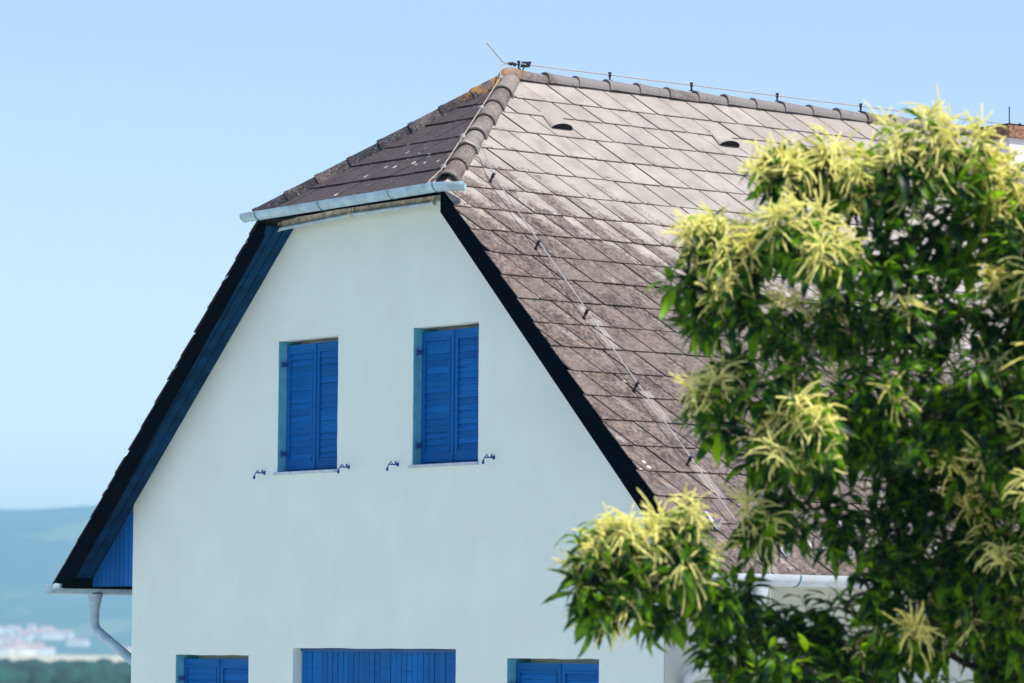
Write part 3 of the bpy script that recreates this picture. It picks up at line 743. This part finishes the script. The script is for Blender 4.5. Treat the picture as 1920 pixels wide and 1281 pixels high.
def leaf_mesh(k):
    """long toothed blade along +X, folded at the midrib and arching down; normal +Z"""
    q = random.Random(k); L = 0.215; W = 0.031; bend = q.uniform(0.5, 1.3); fold = q.uniform(0.15, 0.45); tw = q.uniform(-.5,.5)
    prof = [(0, .06), (.06, .10), (.2, .72), (.38, 1.0), (.58, .92), (.76, .62), (.9, .26), (1.0, .0)]
    m = MB(); vs = []; x = 0; z = 0; pa = 0
    for i, (s, w) in enumerate(prof):
        if i:
            ds = (s - prof[i-1][0]) * L; a = -bend * s; x += ds*math.cos(a); z += ds*math.sin(a)
        wd = W * w * (1 + (.10 if i % 2 else -.04)); t = tw * s
        wob = q.uniform(-.003,.003)
        for e in (-1, 0, 1):
            yy = e*wd*math.cos(fold); zz = abs(e)*wd*math.sin(fold)
            vs.append((x, yy*math.cos(t)-zz*math.sin(t), z + yy*math.sin(t)+zz*math.cos(t) + (wob if e == 1 else 0)))
    fs = []
    for i in range(len(prof)-1):
        for e in (0,1): fs.append((i*3+e, (i+1)*3+e, (i+1)*3+e+1, i*3+e+1))
    m.add(vs, fs); me = bpy.data.meshes.new('leaf'); me.from_pydata(m.v, [], m.f); me.materials.append(M_leaf)
    me.polygons.foreach_set('use_smooth', [True]*len(me.polygons)); me.update()
    return me
LEAVES = [leaf_mesh(k) for k in range(7)]
LV = [np.array([v.co[:] for v in me.vertices]) for me in LEAVES]
LF = [np.array([p.vertices[:] for p in me.polygons]) for me in LEAVES]

def blossom_mesh(k):
    """a burst of catkins round +Z"""
    q = random.Random(100 + k); m = MB(); n = q.randint(30, 42)
    for i in range(n):
        az = 2*math.pi*(i*.382 + q.uniform(-.1,.1)); el = q.uniform(-.3, 1.25); L = q.uniform(.10, .24)
        d = Vector((math.cos(az)*math.cos(el), math.sin(az)*math.cos(el), math.sin(el)))
        droop = q.choice((q.uniform(.1,.7), q.uniform(.7,2.0), q.uniform(1.4,3.2))); p = d*.008 + Vector((q.uniform(-.03,.03),q.uniform(-.03,.03),q.uniform(-.14,.04))); path = [p.copy()]; rad = [.0022]
        sw = Vector((q.uniform(-1,1), q.uniform(-1,1), 0))*.6
        S = 8
        for s in range(1, S+1):
            d = (d + Vector((0,0,-1))*droop/S*.9 + sw/S).normalized(); p = p + d*(L/S); path.append(p.copy())
            rad.append(((.0055) if s < S-1 else (.0045 if s == S-1 else .0015)) * (1.22 if s % 2 else .82) * q.uniform(.9,1.1) * (.5 if s == 1 else 1))
        m.tube(path, rad, 5, caps=False)
    return m.mesh('blossom', M_catkin, True)
BLOSSOMS = [blossom_mesh(k) for k in range(9)]

# limbs from the trunk out to every clump of the crown
def limb(a, b, sag, n, seed):
    q = random.Random(seed); pts = []
    for i in range(n+1):
        f = i/n; p = a.lerp(b, f) + Vector((0,0,sag*math.sin(math.pi*f)))
        if 0 < i < n: p += Vector((q.uniform(-1,1), q.uniform(-1,1), q.uniform(-1,1)))*.05*(b-a).length**.5
        pts.append(p)
    return pts
top = Vector((12.75, -3.25, 3.4))
trunk = limb(TB, top, 0, 7, 5)
m = MB(); m.tube([TB + Vector((0,0,-.1))] + trunk[1:], [.17,.135,.12,.105,.09,.075,.06,.045], 12); obj('trunk', m, M_bark, tree, True)
mains = []
for k, tgt in enumerate([(12.2,-5.0,4.2),(12.0,-5.6,1.35),(12.6,-3.6,4.6),(12.0,-5.3,1.7),(14.0,-2.0,3.6),(12.5,-4.6,3.0),(13.6,-4.1,2.4),(12.2,-1.6,2.6),(12.0,-5.7,3.0)]):
    tgt = Vector(tgt); s = min(6, max(2, int((tgt.z+1)/4.4*6) - 1)); pts = limb(trunk[s], tgt, .12, 7, 40+k); mains.append(pts)
    m = MB(); m.tube(pts, [.045,.038,.033,.028,.024,.020,.017,.013], 9); obj('branch', m, M_bark, tree, True)
nodes = [p for pts in mains for p in pts[2:]] + trunk[4:]
twigs = MB(); shoots = []
todo = list(range(len(CROWN)))
while todo:
    # the clump closest to the wood grown so far is joined to it next
    best = None
    for bi in todo:
        c = Vector(CROWN[bi][:3])
        for n in nodes:
            l = (n-c).length + max(0, n.z-c.z)*.6
            if best is None or l < best[0]: best = (l, bi, n)
    _, bi, q = best; todo.remove(bi); bx, by, bz, br, bloom = CROWN[bi]
    c = Vector((bx, by, bz))
    pts = limb(q, c, .03, 5, 200+bi); m = MB(); m.tube(pts, [.013,.0115,.010,.009,.0075,.006], 6); obj('branch', m, M_bark, tree, True)
    nodes += [pts[3], pts[5]]
    ns = max(4, int((170 if bz < 2.2 else 150) * br**1.9))
    if br < .2: ns = int(ns*1.25) + 1
    for s in range(ns):
        d = Vector((tr_.gauss(0,1), tr_.gauss(0,1), tr_.gauss(0,1)+.25)).normalized()
        r = br * (.40 + .72*tr_.random()**.8); p = c + Vector((d.x*r, d.y*r, d.z*r*.95))
        ax = (d + Vector((0,0,.55)) + Vector((tr_.uniform(-.3,.3), tr_.uniform(-.3,.3), tr_.uniform(-.2,.3)))).normalized()
        shoots.append((p, ax, bloom, d))
        k = c.lerp(p, .5) + Vector((0,0,-.02)); b0 = pts[tr_.randint(3,5)]
        twigs.tube([b0, k, p - ax*.1, p], [.0035,.003,.0025,.002], 3, caps=False)
obj('twig', twigs, M_twig, tree, False, kind='stuff')

leaf_items = []; bloss = []
Z = Vector((0,0,1))
for (p, ax, bloom, d) in shoots:
    a = ax.orthogonal().normalized(); b = ax.cross(a); n = tr_.randint(7, 11); ph = tr_.uniform(0, 6.28)
    for i in range(n):
        f = i/n; az = ph + i*2.4; rad = a*math.cos(az) + b*math.sin(az)
        o = p - ax*(.17*(1-f)) + rad*.006
        dr = (rad*.9 + ax*(.15 + .5*f) + Vector((0,0,-.08)) + Vector((tr_.uniform(-.2,.2), tr_.uniform(-.2,.2), tr_.uniform(-.25,.15)))).normalized()
        nz = (Z*.8 + ax*.5 + rad*.25 + Vector((tr_.uniform(-.4,.4), tr_.uniform(-.4,.4), 0))); nz = (nz - dr*nz.dot(dr)).normalized(); ny = nz.cross(dr)
        sc = tr_.uniform(.72, 1.14) * (.8 + .35*(1-f))
        leaf_items.append((tr_.randrange(7), o, dr*sc, ny*sc*tr_.uniform(.85,1.12), nz*sc))
    if bloom > 0 and tr_.random() < bloom * (1.35 if bloom > .75 else .55) * (0.22 + .75*max(0, d.z*.75 + .3*d.dot(-FW) + .25)): bloss.append((p + ax*.03, ax))
# the leaves that show largest are objects, the others one mass
cells = {}
for i, (k, o, x, y, z) in enumerate(leaf_items):
    q = project(o + x*.09)
    if q and -30 < q[0] < 1950 and -30 < q[1] < 1310:
        key = (int(q[0]//17), int(q[1]//17))
        if key not in cells or q[2] < cells[key][0]: cells[key] = (q[2], i, abs(Vector(z).normalized().dot(FW)) * x.length)
front = sorted(cells.values(), key=lambda c: -c[2] - (24 - c[0])*.35)
pick = set(c[1] for c in front[:300])
for i in pick:
    k, o, x, y, z = leaf_items[i]; ob = link('leaf', LEAVES[k], tree)
    ob.matrix_basis = Matrix(((x.x,y.x,z.x,o.x),(x.y,y.y,z.y,o.y),(x.z,y.z,z.z,o.z),(0,0,0,1)))
vs = []; fs = []; base = 0
for i, (k, o, x, y, z) in enumerate(leaf_items):
    if i in pick: continue
    M = np.array([x[:], y[:], z[:]]); vs.append(LV[k] @ M + np.array(o[:])); fs.append(LF[k] + base); base += len(LV[k])
vs = np.concatenate(vs); fs = np.concatenate(fs)
me = bpy.data.meshes.new('foliage'); me.vertices.add(len(vs)); me.vertices.foreach_set('co', vs.astype(np.float32).ravel())
me.loops.add(fs.size); me.loops.foreach_set('vertex_index', fs.astype(np.int32).ravel())
me.polygons.add(len(fs)); me.polygons.foreach_set('loop_start', np.arange(0, fs.size, 4, dtype=np.int32))
me.polygons.foreach_set('use_smooth', [True]*len(fs)); me.materials.append(M_leaf); me.update(calc_edges=True); me.validate()
link('leaf', me, tree, kind='stuff')
scored = []
for p, ax in bloss:
    q = project(p); scored.append((q[2] if q and -60 < q[0] < 1980 and -60 < q[1] < 1340 else 99, p, ax))
scored.sort(key=lambda s: s[0])
restb = MB()
for j, (dz, p, ax) in enumerate(scored):
    up = (ax + Z*.6 + Vector((tr_.uniform(-.3,.3), tr_.uniform(-.3,.3), 0))).normalized(); rot = up.to_track_quat('Z','Y').to_matrix().to_4x4() @ Matrix.Rotation(tr_.uniform(0,6.28), 4, 'Z')
    mtx = Matrix.Translation(p) @ rot @ Matrix.Scale(tr_.uniform(.72,1.1), 4); k = tr_.randrange(9)
    if j < 300 and dz < 90:
        o = link('blossom', BLOSSOMS[k], tree); o.matrix_basis = mtx
    else:
        restb.add([mtx @ v.co for v in BLOSSOMS[k].vertices], [tuple(f.vertices) for f in BLOSSOMS[k].polygons])
if restb.v: obj('blossom', restb, M_catkin, tree, True, kind='stuff')
print('shoots', len(shoots), 'leaves', len(leaf_items), 'blossoms', len(bloss))

# ================================================================== ground, valley, far hill
def grid_mesh(name, rings, angs, zf, mat, cx=0, cy=0):
    vs = [(cx + r*math.cos(a), cy + r*math.sin(a), zf(r, a)) for r in rings for a in angs]; w = len(angs)
    closed = abs(angs[-1] - angs[0] - 2*math.pi*(1-1/len(angs))) < 1e-3
    fs = [(i*w+j, (i+1)*w+j, (i+1)*w+(j+1)%w, i*w+(j+1)%w) for i in range(len(rings)-1) for j in range(w if closed else w-1)]
    me = bpy.data.meshes.new(name); me.from_pydata(vs, [], fs); me.materials.append(mat)
    me.polygons.foreach_set('use_smooth', [True]*len(me.polygons)); me.update(); return me
def sm(a, b, x): t = min(1, max(0, (x-a)/(b-a))); return t*t*(3-2*t)
def mat_ground():
    t = NT('dry grass'); p = t.pos()
    c = t.mix(t.ramp(t.noise(p, 0.4, 6), 0.35, 0.65), (0.13, 0.15, 0.08), (0.22, 0.22, 0.15))
    c = t.mix(t.ramp(t.noise(p, 0.004, 3), 0.42, 0.58), c, (0.36, 0.32, 0.18))
    return t.bsdf(c, 0.95, 0, None, 0.1)
M_ground = mat_ground()
rings = [0.5,4,8,14,20,28,38,50,65,85,110,140,170,210,260,330,420,550,700,900,1200,1600,2100,2800,3600,4600,5600,6800,8000,9000]
link('ground', grid_mesh('ground', rings, [2*math.pi*k/96 for k in range(96)], lambda r, a: -1.0 - 11.9*sm(70, 300, r), M_ground), None, kind='structure')
M_bounce = simple('pale bounce ground', (0.58, 0.56, 0.53), 0.95, 0, 0.25, 30)
link('bounce_disc', grid_mesh('bounce_disc', [0.3,2,5,9,14,19,24,30], [2*math.pi*k/64 for k in range(64)], lambda r, a: -0.988, M_bounce, 3, -6), None, kind='structure')  # unseen pale disc added to bounce sunlight onto the gable wall
# pale field beyond the wood
A0 = math.atan2(FW.y, FW.x)
CAMXY = (CAM_LOC.x, CAM_LOC.y)
def pol(d, off): return Vector((CAMXY[0] + d*math.cos(A0+off), CAMXY[1] + d*math.sin(A0+off), 0))
M_field = simple('pale ripe field', (0.55, 0.47, 0.26), 0.95, 0, 0.1, 0.01)
link('field', grid_mesh('field', [3050+110*k for k in range(19)], [A0 + R(-1 + .45*k) for k in range(20)], lambda r, a: -12.4 + 0.25*math.sin(a*90), M_field, *CAMXY), None, kind='structure')
def hill_z(d, a):
    crest = 262 + 26*math.sin(a*3.1+1.0) + 9*math.sin(a*11) + 4*math.sin(a*37+2)
    s = sm(5150, 7300, d)**1.15
    nz = mnoise.noise(Vector((d*.0016, a*9, 0)))*26 + mnoise.noise(Vector((d*.005, a*30, 3)))*9
    return -13.5 + crest*s*(1 - .35*sm(7300, 8600, d)) + nz*min(1, s*2.2) * sm(5100, 6000, d)
def mat_hill():
    t = NT('wooded hillside'); p = t.pos()
    a = t.noise(p, 0.0045, 5, 0.6); b = t.noise(p, 0.02, 6, 0.7)
    c = t.mix(t.ramp(b, 0.38, 0.62), (0.012, 0.036, 0.030), (0.028, 0.060, 0.044))
    c = t.mix(t.ramp(a, 0.55, 0.6), c, (0.10, 0.125, 0.05))
    return t.bsdf(c, 0.95, 0, None, 0.1)
M_hill = mat_hill()
hl_r = [5100 + 55*k for k in range(65)]
link('hill', grid_mesh('hill', hl_r, [A0 + R(-26 + .3*k) for k in range(180)], hill_z, M_hill, *CAMXY), None, kind='structure')

# far wood: one mass of crowns
M_forest = simple('far wood foliage', (0.005, 0.045, 0.032), 0.95, 0, 0.6, 0.25)
fr_ = random.Random(5)
bm = bmesh.new(); bmesh.ops.create_icosphere(bm, subdivisions=2, radius=1); iv = np.array([v.co[:] for v in bm.verts]); ifc = np.array([[v.index for v in f.verts] for f in bm.faces]); bm.free()
vs = []; fs = []; base = 0
for k in range(1500):
    d = fr_.uniform(870, 1180); off = R(fr_.uniform(-3.5, 17)); P = pol(d, off)
    h = fr_.uniform(8.2, 10.6) + 1.3*mnoise.noise(Vector((off*40, d*.01, 0))) - .0018*(d-900); r = fr_.uniform(2.6, 4.6)
    lump = np.array([1 + .28*mnoise.noise(Vector(v*2.1) + Vector((k*3.7, 0, 0))) for v in iv])
    vs.append(iv*lump[:,None]*np.array([r, r, h*.52]) + np.array([P.x, P.y, -12.9 + h*.5])); fs.append(ifc + base); base += len(iv)
vs = np.concatenate(vs); fs = np.concatenate(fs)
me = bpy.data.meshes.new('forest'); me.from_pydata(vs.tolist(), [], fs.tolist()); me.materials.append(M_forest)
me.polygons.foreach_set('use_smooth', [True]*len(me.polygons)); me.update()
link('forest', me, None, kind='stuff', label='dark green wood in the valley beyond the house')

# far town: small houses at the foot of the hill
M_town = simple('far white render', (0.82, 0.78, 0.74), 0.9, 0, 0.08, 0.05)
M_town2 = simple('far cream render', (0.78, 0.66, 0.55), 0.9, 0, 0.08, 0.05)
M_troof = simple('far terracotta roof', (0.50, 0.27, 0.20), 0.9, 0, 0.2, 0.1)
th = random.Random(9)
def town_meshes(L, W, hh, rf):
    a = MB(); a.box(-L/2, L/2, -W/2, W/2, -3, hh)
    b = MB(); b.prism([(-L/2-.4, -W/2-.5, hh+.01),(-L/2-.4, W/2+.5, hh+.01),(-L/2-.4, 0, hh+rf)], (L+.8,0,0))
    return a, b
protos = [[x.mesh(nm, mt) for x, nm, mt in zip(town_meshes(*dims), ('wall','roof'), (wm, M_troof))] for dims, wm in (((15,10,7.5,3.2), M_town), ((22,11,9,3), M_town), ((12,10,6,3.4), M_town2), ((30,12,8,2.5), M_town), ((11,11,12,3), M_town2))]
def px_to_off(x): return math.atan((960 - x)/7324)
spots = []
for x in (-40,-12, 4, 15, 33, 47, 55, 66, 74, 84, 93, 101, 112, 124): spots.append((x, 1192 + th.uniform(-8, 7)))
for x in (-30,-8, 5, 14, 22, 31, 40, 48): spots.append((x, 1211 + th.uniform(-5, 5)))
for x in (-20, 18, 28, 36, 45, 52, 59, 66, 73, 81, 88): spots.append((x, 1224 + th.uniform(-5, 5)))
spots += [(239, 1224), (247, 1226), (153, 1206), (-55, 1203)]
kinds = ['white', 'long white', 'cream', 'broad white', 'tall cream']
for i, (x, yy) in enumerate(spots):
    off = px_to_off(x); best = None
    for d in range(4900, 6400, 20):
        z = max(-12.6, hill_z(d, A0+off)); ypx = 1208 - (z + 4 - 1.47)/d*7324
        if best is None or abs(ypx - yy) < best[0]: best = (abs(ypx - yy), d, z)
    d, z = best[1], best[2]; P = pol(d, off); k = th.randrange(5)
    row = 'uppermost row of the far town' if yy < 1203 else ('middle row of the far town' if yy < 1217 else 'lowest row of the far town by the field')
    if i >= len(spots) - 4: row = 'apart from the far town'
    t = thing('town_house', (P.x, P.y, z), f'{kinds[k]} house with pale red roof, {row}', 'house', 'houses of the far town')
    t.rotation_euler = (0, 0, A0 + math.pi/2 + th.uniform(-.6, .6))
    for nm, me in zip(('wall', 'roof'), protos[k]):
        o = bpy.data.objects.new(nm, me); COL.objects.link(o); o.parent = t

# ------------------------------------------------------------------ the air
hz = bpy.data.materials.new('haze air'); hz.use_nodes = True; nt = hz.node_tree; nt.nodes.clear()
ho = nt.nodes.new('ShaderNodeOutputMaterial'); hv = nt.nodes.new('ShaderNodeVolumePrincipled')
hv.inputs['Color'].default_value = (0.38, 0.73, 1.0, 1); hv.inputs['Density'].default_value = 1.5e-4; hv.inputs['Anisotropy'].default_value = 0.0
nt.links.new(hv.outputs[0], ho.inputs['Volume'])
m = MB(); m.box(-9500, 9500, -9500, 9500, -16, 312)
link('haze', m.mesh('haze', hz), None, kind='stuff')
